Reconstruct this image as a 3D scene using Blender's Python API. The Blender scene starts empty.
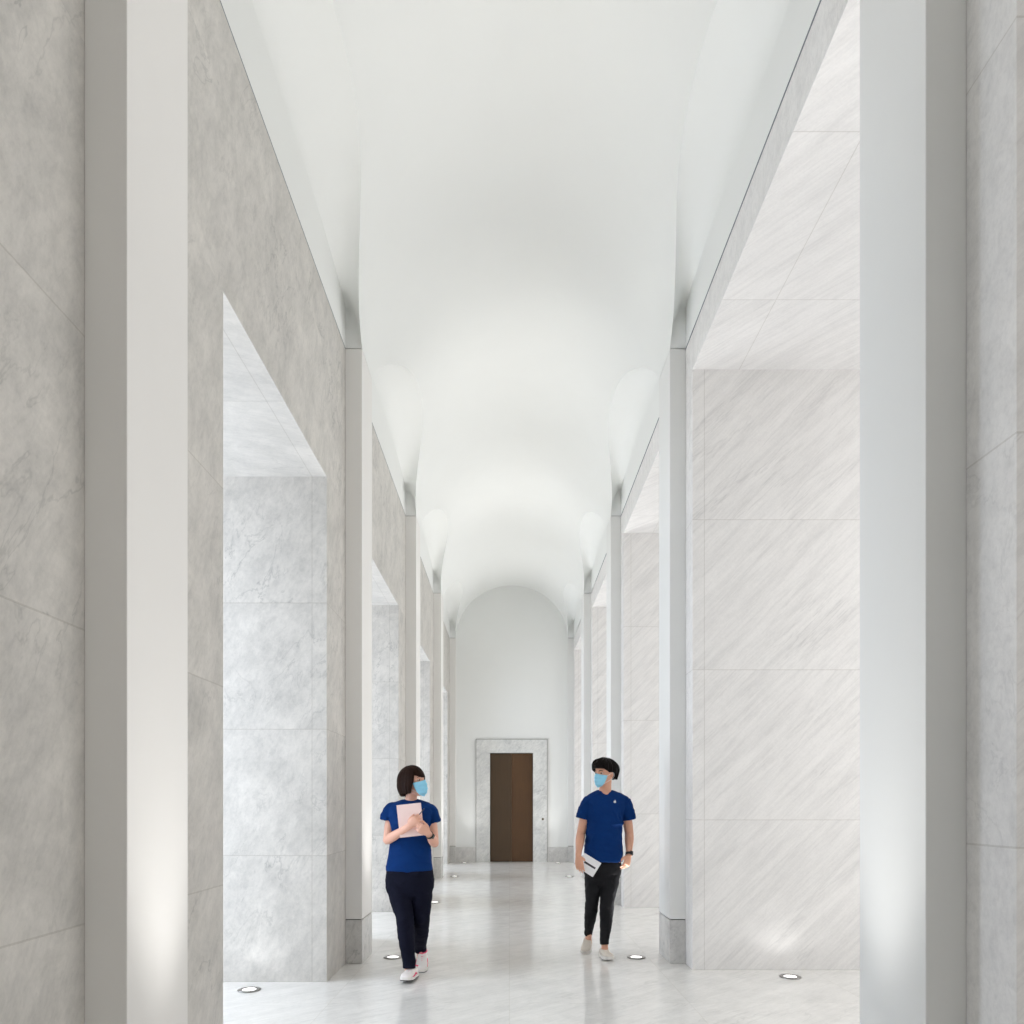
import bpy, bmesh, math, random
from mathutils import Vector, Matrix, noise
random.seed(7)
C = bpy.context.scene.collection
PI = math.pi
F = 720.0                      # focal length in pixels of the 1024 frame
CAMZ = 1.338
VX, VY = 509.4, 804.0          # vanishing point of the hallway

def P(px, py, Y):
    "point on the photograph at distance Y -> world"
    return Vector(((px-VX)*Y/F, Y, CAMZ+(VY-py)*Y/F))

# ------------------------------------------------------------------ materials
def new_mat(name):
    m = bpy.data.materials.new(name); m.use_nodes = True
    nt = m.node_tree
    return m, nt, nt.nodes['Principled BSDF']

def srgb(r, g, b):
    f = lambda c: (c/255/12.92) if c/255 <= .04045 else ((c/255+.055)/1.055)**2.4
    return (f(r), f(g), f(b), 1)

def simple(name, col, rough=.5, spec=.5, metal=0, var=.12, scale=30, bump=0, coat=0):
    m, nt, b = new_mat(name)
    N, L = nt.nodes, nt.links
    tc = N.new('ShaderNodeTexCoord'); n = N.new('ShaderNodeTexNoise'); n.inputs['Scale'].default_value = scale
    n.inputs['Detail'].default_value = 4
    L.new(tc.outputs['Object'], n.inputs['Vector'])
    mx = N.new('ShaderNodeMix'); mx.data_type = 'RGBA'
    mx.inputs['A'].default_value = tuple(c*(1-var) for c in col[:3])+(1,)
    mx.inputs['B'].default_value = tuple(min(1, c*(1+var)) for c in col[:3])+(1,)
    L.new(n.outputs['Fac'], mx.inputs['Factor']); L.new(mx.outputs['Result'], b.inputs['Base Color'])
    b.inputs['Roughness'].default_value = rough; b.inputs['Metallic'].default_value = metal
    b.inputs['Specular IOR Level'].default_value = spec
    b.inputs['Coat Weight'].default_value = coat
    if bump:
        bp = N.new('ShaderNodeBump'); bp.inputs['Strength'].default_value = bump; bp.inputs['Distance'].default_value = .004
        L.new(n.outputs['Fac'], bp.inputs['Height']); L.new(bp.outputs['Normal'], b.inputs['Normal'])
    return m

def emit(name, col, strength):
    m, nt, b = new_mat(name)
    b.inputs['Base Color'].default_value = (.9, .9, .9, 1)
    b.inputs['Emission Color'].default_value = col; b.inputs['Emission Strength'].default_value = strength
    return m

def marble(name, base, dark, streak, zc=0, xj=None, yc=0, xc=0, rough=.35, direction=(1, .8, 1), stretch=9, vein=.55,
           mottle=.35, coat=0, spec=.4, jdark=.72, zmax=99):
    "veined marble; zc/yc/xc = slab spacing along z/y/x (0: none), xj = one joint at |x - centre| = xj"
    m, nt, b = new_mat(name)
    N, L = nt.nodes, nt.links
    def math_(op, a, c=None, d=None):
        n = N.new('ShaderNodeMath'); n.operation = op
        for i, v in enumerate((a, c, d)):
            if v is None: continue
            if isinstance(v, (int, float)): n.inputs[i].default_value = v
            else: L.new(v, n.inputs[i])
        return n.outputs[0]
    geo = N.new('ShaderNodeNewGeometry')
    sep = N.new('ShaderNodeSeparateXYZ'); L.new(geo.outputs['Position'], sep.inputs[0])
    X, Y, Z = sep.outputs
    offs = []
    joints = []
    for ax, sp in ((Z, zc), (Y, yc), (X, xc)):
        if not sp: continue
        q = math_('DIVIDE', ax, sp)
        offs.append(math_('FLOOR', q))
        fr = math_('ABSOLUTE', math_('SUBTRACT', math_('FRACT', math_('ADD', q, .5)), .5))
        joints.append(math_('MULTIPLY', math_('LESS_THAN', fr, .0032/sp), math_('LESS_THAN', Z, zmax) if sp == zc else 1.0))
    if xj:
        d = math_('ABSOLUTE', math_('SUBTRACT', math_('ABSOLUTE', math_('SUBTRACT', X, .052)), xj))
        joints.append(math_('LESS_THAN', d, .003))
    off = 0.0
    for k, o in enumerate(offs): off = math_('MULTIPLY_ADD', o, 3.17+k*1.9, off)
    comb = N.new('ShaderNodeCombineXYZ')
    for i in range(3):
        if offs: L.new(off, comb.inputs[i])
    add = N.new('ShaderNodeVectorMath'); add.operation = 'ADD'
    L.new(geo.outputs['Position'], add.inputs[0]); L.new(comb.outputs[0], add.inputs[1])
    # squash the coordinate along the streak direction
    d = Vector(direction).normalized()
    dot = N.new('ShaderNodeVectorMath'); dot.operation = 'DOT_PRODUCT'; dot.inputs[1].default_value = d
    L.new(add.outputs[0], dot.inputs[0])
    sc = N.new('ShaderNodeVectorMath'); sc.operation = 'SCALE'; sc.inputs[0].default_value = d
    L.new(math_('MULTIPLY', dot.outputs['Value'], -(1-1/stretch)), sc.inputs['Scale'])
    ad2 = N.new('ShaderNodeVectorMath'); ad2.operation = 'ADD'
    L.new(add.outputs[0], ad2.inputs[0]); L.new(sc.outputs[0], ad2.inputs[1])
    def tex(scale, detail, src, rough_=.6, dist=0):
        n = N.new('ShaderNodeTexNoise'); n.inputs['Scale'].default_value = scale
        n.inputs['Detail'].default_value = detail; n.inputs['Roughness'].default_value = rough_
        n.inputs['Distortion'].default_value = dist
        L.new(src, n.inputs['Vector']); return n.outputs['Fac']
    def ramp(fac, stops):
        r = N.new('ShaderNodeValToRGB'); e = r.color_ramp.elements
        e[0].position, e[0].color = stops[0][0], (stops[0][1],)*3+(1,)
        e[1].position, e[1].color = stops[-1][0], (stops[-1][1],)*3+(1,)
        for p, v in stops[1:-1]:
            x = e.new(p); x.color = (v, v, v, 1)
        L.new(fac, r.inputs[0]); return r.outputs[0]
    fine = ramp(tex(38, 9, ad2.outputs[0], .75), [(.46, 0), (.70, 1)])
    mid = ramp(tex(11, 8, ad2.outputs[0], .7, .35), [(.42, 0), (.72, 1)])
    veins = ramp(tex(4.2, 5, ad2.outputs[0], .6, .5), [(.485, 0), (.5, 1), (.515, 0)])
    mot = ramp(tex(3.4, 8, add.outputs[0], .72, .5), [(.35, 0), (.68, 1)])
    grain = tex(60, 3, add.outputs[0])
    mask = ramp(tex(.9, 3, add.outputs[0]), [(.45, 0), (.62, 1)])
    f = math_('MULTIPLY', fine, .30*streak)
    f = math_('MULTIPLY_ADD', mid, .38*streak, f)
    f = math_('MULTIPLY_ADD', mot, mottle, f)
    f = math_('MULTIPLY_ADD', math_('MULTIPLY', veins, mask), vein, f)
    f = math_('MULTIPLY_ADD', math_('SUBTRACT', grain, .5), .22, f)
    mx = N.new('ShaderNodeMix'); mx.data_type = 'RGBA'; mx.clamp_factor = True
    mx.inputs['A'].default_value = base; mx.inputs['B'].default_value = dark
    L.new(f, mx.inputs['Factor'])
    out = mx.outputs['Result']
    if joints:
        j = joints[0]
        for k in joints[1:]: j = math_('MAXIMUM', j, k)
        mj = N.new('ShaderNodeMix'); mj.data_type = 'RGBA'; mj.blend_type = 'MULTIPLY'
        L.new(j, mj.inputs['Factor']); L.new(out, mj.inputs['A']); mj.inputs['B'].default_value = (jdark, jdark*.99, jdark*.97, 1)
        out = mj.outputs['Result']
    L.new(out, b.inputs['Base Color'])
    b.inputs['Roughness'].default_value = rough; b.inputs['Specular IOR Level'].default_value = spec
    b.inputs['Coat Weight'].default_value = coat; b.inputs['Coat Roughness'].default_value = .06
    return m

M = {}
M['plaster'] = simple('plaster', srgb(234, 235, 233), .85, .2, var=.012, scale=3)
M['pilaster'] = simple('pilaster plaster', srgb(229, 229, 227), .75, .25, var=.01, scale=5)
M['pilaster_left'] = simple('warm pilaster plaster', srgb(231, 229, 226), .75, .25, var=.01, scale=5)
M['groove'] = simple('shadow gap', srgb(60, 58, 56), .8)
LB, LD = srgb(214, 210, 204), srgb(150, 149, 146)
M['marble_left'] = marble('left wall marble', LB, LD, .68, zmax=3.7, zc=.95, xj=1.536, direction=(.45, .6, 1), stretch=6, mottle=.36, vein=.42, jdark=.84, rough=.5)
M['marble_left_soffit'] = marble('left soffit marble', LB, LD, .45, xj=1.536, yc=1.1, direction=(1, .3, .3), stretch=5, mottle=.3, vein=.2, jdark=.84, rough=.5)
RB, RD = srgb(234, 232, 230), srgb(165, 164, 164)
M['marble_right'] = marble('right wall marble', RB, RD, .62, zc=1.21, xj=1.52, direction=(1, .10, 1.0), stretch=22, mottle=.08, vein=.2, zmax=4.7, jdark=.84, rough=.5)
M['marble_right_soffit'] = marble('right soffit marble', RB, RD, .5, xj=1.8, yc=1.25, direction=(.8, -1, .05), stretch=16, mottle=.1, vein=.12, jdark=.84, rough=.5)
M['floor'] = marble('floor marble', srgb(240, 238, 234), srgb(182, 181, 178), .6, xc=1.21, yc=1.21, rough=.2, direction=(1, .9, 0),
                    stretch=7, mottle=.28, vein=.25, coat=.35, spec=.45, jdark=.92)
M['plinth'] = marble('plinth marble', srgb(218, 216, 213), srgb(150, 150, 149), .7, direction=(.6, .6, 1), stretch=6)
M['surround'] = marble('door surround marble', srgb(232, 232, 229), srgb(160, 162, 163), .8, direction=(1, .6, 1), stretch=8)

def door_mat(name, c1, c2):
    m, nt, b = new_mat(name); N, L = nt.nodes, nt.links
    g = N.new('ShaderNodeNewGeometry'); mp = N.new('ShaderNodeMapping'); mp.inputs['Scale'].default_value = (40, 40, 1.5)
    n = N.new('ShaderNodeTexNoise'); n.inputs['Scale'].default_value = 2; n.inputs['Detail'].default_value = 6
    L.new(g.outputs['Position'], mp.inputs[0]); L.new(mp.outputs[0], n.inputs['Vector'])
    mx = N.new('ShaderNodeMix'); mx.data_type = 'RGBA'; mx.inputs['A'].default_value = c1; mx.inputs['B'].default_value = c2
    L.new(n.outputs['Fac'], mx.inputs['Factor']); L.new(mx.outputs['Result'], b.inputs['Base Color'])
    b.inputs['Roughness'].default_value = .42; b.inputs['Metallic'].default_value = .25
    return m
M['door_a'] = door_mat('brown bronze', srgb(64, 50, 35), srgb(86, 66, 45))
M['door_b'] = door_mat('warm brown bronze', srgb(74, 52, 32), srgb(98, 69, 42))
M['steel'] = simple('brushed steel', srgb(150, 148, 145), .3, .5, 1, .05)
M['lens'] = emit('lamp lens', (1, .98, .95, 1), 4)
M['skin'] = simple('skin', srgb(226, 174, 152), .5, .35, var=.05, scale=12)
M['skin2'] = simple('tan skin', srgb(222, 168, 142), .5, .35, var=.05, scale=12)
M['blue'] = simple('blue jersey', srgb(3, 47, 104), .85, .15, var=.10, scale=9, bump=.2)
M['jeans'] = simple('navy denim', srgb(13, 15, 32), .85, .15, var=.25, scale=60, bump=.3)
M['black_denim'] = simple('black denim', srgb(26, 26, 29), .8, .2, var=.35, scale=20, bump=.3)
M['stitch'] = simple('denim stitching', srgb(58, 64, 92), .8)
M['mask'] = simple('pale blue mask fabric', srgb(146, 208, 234), .8, .2, var=.04)
M['white_loop'] = simple('white elastic', srgb(236, 238, 240), .7)
M['pink'] = simple('pale pink cover', srgb(240, 214, 208), .5, .3, var=.02)
M['paper'] = simple('white box card', srgb(238, 238, 240), .45, .3, var=.02)
M['ink'] = simple('dark print', srgb(58, 52, 60), .5)
M['shoe_white'] = simple('white shoe leather', srgb(232, 226, 222), .6, .3, var=.03)
M['shoe_pink'] = simple('pink shoe trim', srgb(228, 82, 118), .6)
M['shoe_cream'] = simple('cream canvas', srgb(222, 214, 203), .8, .2)
M['sole'] = simple('white rubber', srgb(226, 222, 216), .6)
M['tread'] = simple('dark tread', srgb(40, 38, 42), .7)
M['watch'] = simple('black watch', srgb(24, 24, 26), .35)
M['eye'] = simple('eye white', srgb(196, 172, 160), .3, var=.01)
M['iris'] = simple('dark iris', srgb(45, 32, 25), .3)
M['lip'] = simple('lips', srgb(190, 105, 98), .5)
def hair_mat(name, c1, c2):
    m, nt, b = new_mat(name); N, L = nt.nodes, nt.links
    tc = N.new('ShaderNodeTexCoord'); mp = N.new('ShaderNodeMapping'); mp.inputs['Scale'].default_value = (90, 90, 9)
    n = N.new('ShaderNodeTexNoise'); n.inputs['Scale'].default_value = 2; n.inputs['Detail'].default_value = 5
    L.new(tc.outputs['Object'], mp.inputs[0]); L.new(mp.outputs[0], n.inputs['Vector'])
    mx = N.new('ShaderNodeMix'); mx.data_type = 'RGBA'; mx.inputs['A'].default_value = c1; mx.inputs['B'].default_value = c2
    L.new(n.outputs['Fac'], mx.inputs['Factor']); L.new(mx.outputs['Result'], b.inputs['Base Color'])
    b.inputs['Roughness'].default_value = .6; b.inputs['Specular IOR Level'].default_value = .1
    bp = N.new('ShaderNodeBump'); bp.inputs['Strength'].default_value = .7; bp.inputs['Distance'].default_value = .004
    L.new(n.outputs['Fac'], bp.inputs['Height']); L.new(bp.outputs['Normal'], b.inputs['Normal'])
    return m
M['hair_brown'] = hair_mat('dark brown hair', srgb(9, 4, 2), srgb(44, 22, 12))
M['hair_black'] = hair_mat('black hair', srgb(8, 6, 6), srgb(26, 19, 17))
def glass():
    m, nt, b = new_mat('window glass'); N, L = nt.nodes, nt.links
    t = N.new('ShaderNodeBsdfTransparent'); g = N.new('ShaderNodeBsdfGlossy'); g.inputs['Roughness'].default_value = .02
    mx = N.new('ShaderNodeMixShader'); mx.inputs[0].default_value = .06
    L.new(t.outputs[0], mx.inputs[1]); L.new(g.outputs[0], mx.inputs[2])
    L.new(mx.outputs[0], N['Material Output'].inputs['Surface'])
    return m
M['glass'] = glass()

# ------------------------------------------------------------------ object helpers
def link(name, me, mats, parent=None):
    o = bpy.data.objects.new(name, me); C.objects.link(o)
    for m in (mats if isinstance(mats, (list, tuple)) else [mats]): me.materials.append(m)
    if parent: o.parent = parent
    return o
def tag(o, label, cat, group=None):
    o['label'] = label; o['category'] = cat
    if group: o['group'] = group
    return o
def empty(name, loc=(0, 0, 0)):
    o = bpy.data.objects.new(name, None); C.objects.link(o); o.location = loc; o.empty_display_size = .1
    return o
def place_under(o, root):
    "parent a mesh that was modelled in world coordinates under a root"
    o.parent = root; o.data.transform(Matrix.Translation(-Vector(root.location)))
    return o
def box(bm, x0, x1, y0, y1, z0, z1, mi=0):
    x0, x1 = min(x0, x1), max(x0, x1)
    v = [bm.verts.new(p) for p in ((x0,y0,z0),(x1,y0,z0),(x1,y1,z0),(x0,y1,z0),(x0,y0,z1),(x1,y0,z1),(x1,y1,z1),(x0,y1,z1))]
    fs = []
    for q in ((0,3,2,1),(4,5,6,7),(0,1,5,4),(1,2,6,5),(2,3,7,6),(3,0,4,7)):
        f = bm.faces.new([v[i] for i in q]); f.material_index = mi; fs.append(f)
    return fs
def finish(name, bm, mats, parent=None, smooth=False):
    me = bpy.data.meshes.new(name); bm.normal_update(); bm.to_mesh(me); bm.free()
    if smooth: me.polygons.foreach_set('use_smooth', [True]*len(me.polygons))
    return link(name, me, mats, parent)
def structure(o): o['kind'] = 'structure'; return o
def bevel(o, w, seg=2):
    b = o.modifiers.new('bevel', 'BEVEL'); b.width = w; b.segments = seg; b.limit_method = 'ANGLE'
    return o

# ------------------------------------------------------------------ hallway
XL, XR = -1.235, 1.345         # inner faces of the pilasters
WL, WR = -1.374, 1.477         # wall planes
AX = (XL+XR)/2; RX = (XR-XL)/2
SPR = 5.16; RISE = 1.22
TH = .44
PF = [-4.87, -1.27, 2.326, 6.034, 9.54, 13.03, 16.56]   # front faces of the pilasters
YE = 16.64                      # end wall
YB = -4.80                      # wall behind the camera
OUT = 3.6
HL, HR = 3.80, 4.84
bays = [(PF[i]+TH, PF[i+1]) for i in range(6)]
openL = [(a+.69, b-.62) for a, b in bays]
openR = [(a+.24, b-.23) for a, b in bays]

bm = bmesh.new(); box(bm, -OUT-.5, OUT+.5, YB-.3, YE+.3, -.12, 0)
structure(finish('floor', bm, M['floor']))

def wall(name, wx, out, opens, h, mats):
    bm = bmesh.new(); fs = []
    top = SPR-(.010 if wx < 0 else .020)
    edges = [YB] + [v for o in opens for v in o] + [YE]
    for i in range(0, len(edges), 2):
        fs += box(bm, wx, out, edges[i], edges[i+1], 0, h)
    fs += box(bm, wx, out, YB, YE, h, top)
    s = 1 if out > wx else -1
    fs2 = box(bm, wx+s*.02, out, YB, YE, top, SPR, 2)
    bm.normal_update()
    for f in fs:
        if f.normal.z < -.5: f.material_index = 1
    return structure(finish(name, bm, mats))
wall('wall_left', WL, -OUT, openL, HL, [M['marble_left'], M['marble_left_soffit'], M['groove']])
wall('wall_right', WR, OUT, openR, HR, [M['marble_right'], M['marble_right_soffit'], M['groove']])
bm = bmesh.new(); box(bm, -OUT, OUT, YB-.15, YB, 0, SPR+RISE+.1)
structure(finish('wall_back', bm, M['plaster']))
# end wall with a hole where the door stands
DX0, DX1, DZ = -.448, .545, 2.516
SX0, SX1, SZ = -.765, .868, 2.826
bm = bmesh.new()
box(bm, -OUT, DX0, YE, YE+.3, 0, SPR+RISE+.1); box(bm, DX1, OUT, YE, YE+.3, 0, SPR+RISE+.1)
box(bm, DX0, DX1, YE, YE+.3, DZ, SPR+RISE+.1)
box(bm, DX0-.1, DX1+.1, YE+.3, YE+.4, 0, DZ+.1)  # added backing behind the door, stops light leaking between the leaves
structure(finish('wall_front', bm, M['plaster']))

# ceiling: barrel vault with a lunette over every bay, one continuous shell
LUN = {'L': .72, 'R': .66}
def lun(Y, side):
    for a, b in bays:
        if a < Y < b:
            t = (Y-(a+b)/2)/((b-a)/2)
            return LUN[side]*max(0, 1-abs(t)**2.4)
    return 0.0
ys = [YB]
for a, b in bays:
    n = 48
    ys += [a-1e-4] + [(a+b)/2-(b-a)/2*math.cos(PI*k/n) for k in range(n+1)] + [b+1e-4]
ys += [YE]
bm = bmesh.new()
def strip(fn, n):
    prev = None
    for Y in ys:
        row = [bm.verts.new(fn(Y, k/n)) for k in range(n+1)]
        if prev:
            for k in range(n):
                q = [prev[k], prev[k+1], row[k+1], row[k]]
                bm.faces.new(q)
        prev = row
def ang(L): return math.asin(min(1, L/RISE))
def arc(Y, t):
    a0, a1 = ang(lun(Y, 'L')), PI-ang(lun(Y, 'R'))
    a = a0+(a1-a0)*t
    return (AX-RX*math.cos(a), Y, SPR+RISE*math.sin(a))
strip(arc, 56)
for side, wx, s in (('L', WL, -1), ('R', WR, 1)):
    def near(Y):
        for a, b in bays:
            if a <= Y <= b: return (1-min(1, min(Y-a, b-Y)/((b-a)/2)))**2.2
        return 0.0
    def soffit(Y, t):
        L = lun(Y, side); e = near(Y); c = min(L, .26)*(1-e)
        xg = AX+s*RX*math.cos(ang(L)); q = t*PI/2
        fx = e*math.sin(q)+(1-e)*(1-math.cos(q))
        return (wx+(xg-wx)*fx, Y, SPR+L+e*.33*math.cos(q)-c*(1-math.sin(q)))
    strip(lambda Y, t: (wx, Y, SPR+(soffit(Y, 0)[2]-SPR)*t), 1)
    strip(soffit, 14)
bmesh.ops.dissolve_degenerate(bm, dist=1e-6, edges=bm.edges)
bmesh.ops.recalc_face_normals(bm, faces=bm.faces)
structure(finish('ceiling', bm, M['plaster'], smooth=True))

# pilasters
tn = 0
for i, y in enumerate(PF):
    y1 = min(y+TH, YE)
    y0 = max(y, YB)
    for s, xi, wx in ((-1, XL, WL), (1, XR, WR)):
        tn += 1
        bm = bmesh.new()
        box(bm, xi, wx, y0, y1, .372, SPR-.006)
        p = structure(bevel(finish('trim_%d' % tn, bm, M['pilaster_left' if s < 0 else 'pilaster']), .003))
        bm = bmesh.new(); box(bm, xi-s*-.012, wx, y0+.010, y1-.010, .364, .372)
        box(bm, xi-s*-.008, wx, y0+.01, y1-.01, SPR-.006, SPR)
        g = finish('shadow_gap', bm, M['groove'], p)
        bm = bmesh.new(); box(bm, xi, wx, y0, y1, 0, .364)
        bevel(finish('plinth', bm, M['plinth'], p), .003)

# end wall base boards, surround, door
for nm, x0, x1 in (('baseboard_left', XL-.1, SX0-.006), ('baseboard_right', SX1+.006, XR+.1)):
    bm = bmesh.new(); box(bm, x0, x1, YE-.022, YE, 0, .345); structure(bevel(finish(nm, bm, M['plinth']), .004))
tn += 1
bm = bmesh.new()
box(bm, SX0, DX0, YE-.035, YE+.2, 0, SZ); box(bm, DX1, SX1, YE-.035, YE+.2, 0, SZ); box(bm, DX0, DX1, YE-.035, YE+.2, DZ, SZ)
sur = structure(finish('trim_%d' % tn, bm, M['surround']))
bm = bmesh.new()
box(bm, SX0-.012, SX0, YE-.026, YE, 0, SZ+.012); box(bm, SX1, SX1+.012, YE-.026, YE, 0, SZ+.012)
box(bm, SX0, SX1, YE-.026, YE, SZ, SZ+.012)
finish('joint_strip', bm, M['steel'], sur)
mid = (DX0+DX1)/2
d = empty('door_1', (mid, YE+.03, 0)); structure(d)
for x0, x1, m in ((DX0+.001, mid-.0006, 'door_a'), (mid+.0006, DX1-.001, 'door_b')):
    bm = bmesh.new(); box(bm, x0-mid, x1-mid, 0, .05, .006, DZ-.006)
    finish('door_leaf', bm, M[m], d)
# door release button on the surround
rb = empty('door_button', (.770, YE-.033, .99))
tag(rb, 'small round brass button on the marble surround right of the brown door', 'button')
def disc(bm, r, y0, y1, n=32):
    a = [bm.verts.new((r*math.cos(2*PI*k/n), y0, r*math.sin(2*PI*k/n))) for k in range(n)]
    b = [bm.verts.new((r*math.cos(2*PI*k/n), y1, r*math.sin(2*PI*k/n))) for k in range(n)]
    for k in range(n): bm.faces.new((a[k], a[(k+1) % n], b[(k+1) % n], b[k]))
    bm.faces.new(a); bm.faces.new(b[::-1])
M['brass'] = simple('brass', srgb(120, 105, 75), .35, .5, .8)
bm = bmesh.new(); disc(bm, .026, -.006, 0); bmesh.ops.recalc_face_normals(bm, faces=bm.faces); finish('plate', bm, M['brass'], rb)
bm = bmesh.new(); disc(bm, .014, -.012, -.006); bmesh.ops.recalc_face_normals(bm, faces=bm.faces); finish('push_button', bm, M['tread'], rb)

# added windows closing the unseen passage ends, a setting for the fill lamps
M['frame'] = simple('bronze window frame', srgb(70, 62, 52), .45, .5, .4)
wn = 0
def area(name, loc, rot, sx, sy, power, col):
    l = bpy.data.lights.new(name, 'AREA'); l.shape = 'RECTANGLE'; l.size = sx; l.size_y = sy; l.energy = power; l.color = col
    o = bpy.data.objects.new(name, l); C.objects.link(o); o.location = loc; o.rotation_euler = rot
    return o
FILL_L, FILL_R = 310, 150  # power of the added fill lamps, left and right
for opens, h, s, pw, col in ((openL, HL, -1, FILL_L, (.78, .87, 1)), (openR, HR, 1, FILL_R, (1, .985, .965))):
    for oi, (a, b) in enumerate(opens):
        wn += 1; x = s*(OUT-.1)
        bm = bmesh.new(); t = .05
        for q in ((a, a+t, 0, h), (b-t, b, 0, h), (a+t, b-t, 0, t), (a+t, b-t, h-t, h), ((a+b)/2-t/2, (a+b)/2+t/2, t, h-t), (a+t, b-t, 2.4, 2.4+t)):
            box(bm, x-.03, x+.03, *q)
        w = structure(finish('added_window_%d' % wn, bm, M['frame']))
        bm = bmesh.new(); box(bm, x-.004, x+.004, a+t, b-t, t, h-t)
        finish('pane', bm, M['glass'], w)
        area('passage_fill', (s*(OUT+.15), (a+b)/2, h/2), (0, PI/2*(-s)*-1 if False else (PI/2 if s > 0 else -PI/2), 0), h-.05, b-a-.05, pw*((.16 if s < 0 else .7) if oi < 2 else 1), col)  # lamp added outside each pane to brighten the jambs, weaker near the camera

# floor uplights
def torus(bm, R, r, z, n=40, m=8):
    g = [[bm.verts.new(((R+r*math.cos(2*PI*j/m))*math.cos(2*PI*i/n), (R+r*math.cos(2*PI*j/m))*math.sin(2*PI*i/n), z+r*.35*math.sin(2*PI*j/m))) for j in range(m)] for i in range(n)]
    for i in range(n):
        for j in range(m): bm.faces.new((g[i][j], g[(i+1) % n][j], g[(i+1) % n][(j+1) % m], g[i][(j+1) % m]))
bm = bmesh.new(); torus(bm, .064, .018, .004); bmesh.ops.recalc_face_normals(bm, faces=bm.faces)
ring_me = bpy.data.meshes.new('trim_ring'); bm.to_mesh(ring_me); bm.free(); ring_me.materials.append(M['steel'])
for p in ring_me.polygons: p.use_smooth = True
bm = bmesh.new()
top = [bm.verts.new((.048*math.cos(2*PI*k/32), .048*math.sin(2*PI*k/32), .006)) for k in range(32)]
low = [bm.verts.new((.050*math.cos(2*PI*k/32), .050*math.sin(2*PI*k/32), 0)) for k in range(32)]
bm.faces.new(top)
for k in range(32): bm.faces.new((low[k], low[(k+1) % 32], top[(k+1) % 32], top[k]))
lens_me = bpy.data.meshes.new('lens'); bm.to_mesh(lens_me); bm.free(); lens_me.materials.append(M['lens'])
def uplight(x, y, label, group, power, tilt=(0, 0), ang=100, blend=.8, col=(1, .99, .97)):
    r = empty('floor_light', (x, y, 0)); tag(r, label, 'floor light', group)
    for nm, me in (('trim_ring', ring_me), ('lens', lens_me)):
        o = bpy.data.objects.new(nm, me); C.objects.link(o); o.parent = r
    l = bpy.data.lights.new('uplight_beam', 'SPOT'); l.energy = power; l.spot_size = math.radians(ang); l.spot_blend = blend
    l.shadow_soft_size = .05; l.color = col
    o = bpy.data.objects.new('uplight_beam', l); C.objects.link(o); o.location = (x, y, .03)
    o.rotation_euler = (PI+tilt[0], tilt[1], 0)
side_words = ['', 'pilaster behind the camera', 'nearest pilaster', 'second pilaster', 'third pilaster with grey plinth', 'fourth pilaster with grey plinth',
              'end of the hall near the baseboard']
PUP = 310
who = {3: {'left': 'round lit floor light beside the pilaster just left of the woman in jeans', 'right': 'round lit floor light right of the feet of the person in black jeans'}}
for i, y in enumerate(PF):
    if i == 0: continue
    if i == 6: y = 16.05
    for s, x in (('left', -1.015), ('right', 1.105)):
        lab = who.get(i, {}).get(s, 'round lit floor light by the %s side %s' % (s, side_words[i]))
        uplight(x, y+TH/2+.02, lab, 'uplights at the foot of the pilasters', PUP*(.25 if i == 6 else .42 if (i == 3 and s == 'right') else 1), tilt=(0, math.radians(9 if x < 0 else -9)), ang=58, blend=.85)
ordw = ['behind the camera', 'beside the camera', 'in the nearest visible passage', 'in the second passage', 'in the third passage', 'in the farthest passage']
for i in range(1, 6):
    uplight(-1.87, openL[i][1]-.24, 'round floor light before the left marble jamb %s' % ordw[i], 'uplights in the side passages', 3.5, tilt=(0, 0), ang=150, blend=.6, col=(.93, .96, 1))
    uplight(2.17, openR[i][1]-.24, 'round floor light before the right marble jamb %s' % ordw[i], 'uplights in the side passages', 3.5, tilt=(0, 0), ang=150, blend=.6)

# ------------------------------------------------------------------ soft modelling helpers
def catmull(pts, n):
    out = []
    for i in range(len(pts)-1):
        p0, p1, p2, p3 = pts[max(i-1, 0)], pts[i], pts[i+1], pts[min(i+2, len(pts)-1)]
        for k in range(n):
            t = k/n
            out.append(tuple(.5*((2*b)+(-a+c)*t+(2*a-5*b+4*c-d)*t*t+(-a+3*b-3*c+d)*t**3) for a, b, c, d in zip(p0, p1, p2, p3)))
    out.append(tuple(pts[-1])); return out
def ringmesh(bm, rings, caps=True, closed=True):
    prev = None; first = None
    for r in rings:
        row = [bm.verts.new(p) for p in r]
        if prev:
            n = len(row)
            for k in range(n if closed else n-1):
                bm.faces.new((prev[k], prev[(k+1) % n], row[(k+1) % n], row[k]))
        else: first = row
        prev = row
    if caps: bm.faces.new(first[::-1]); bm.faces.new(prev)
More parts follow.
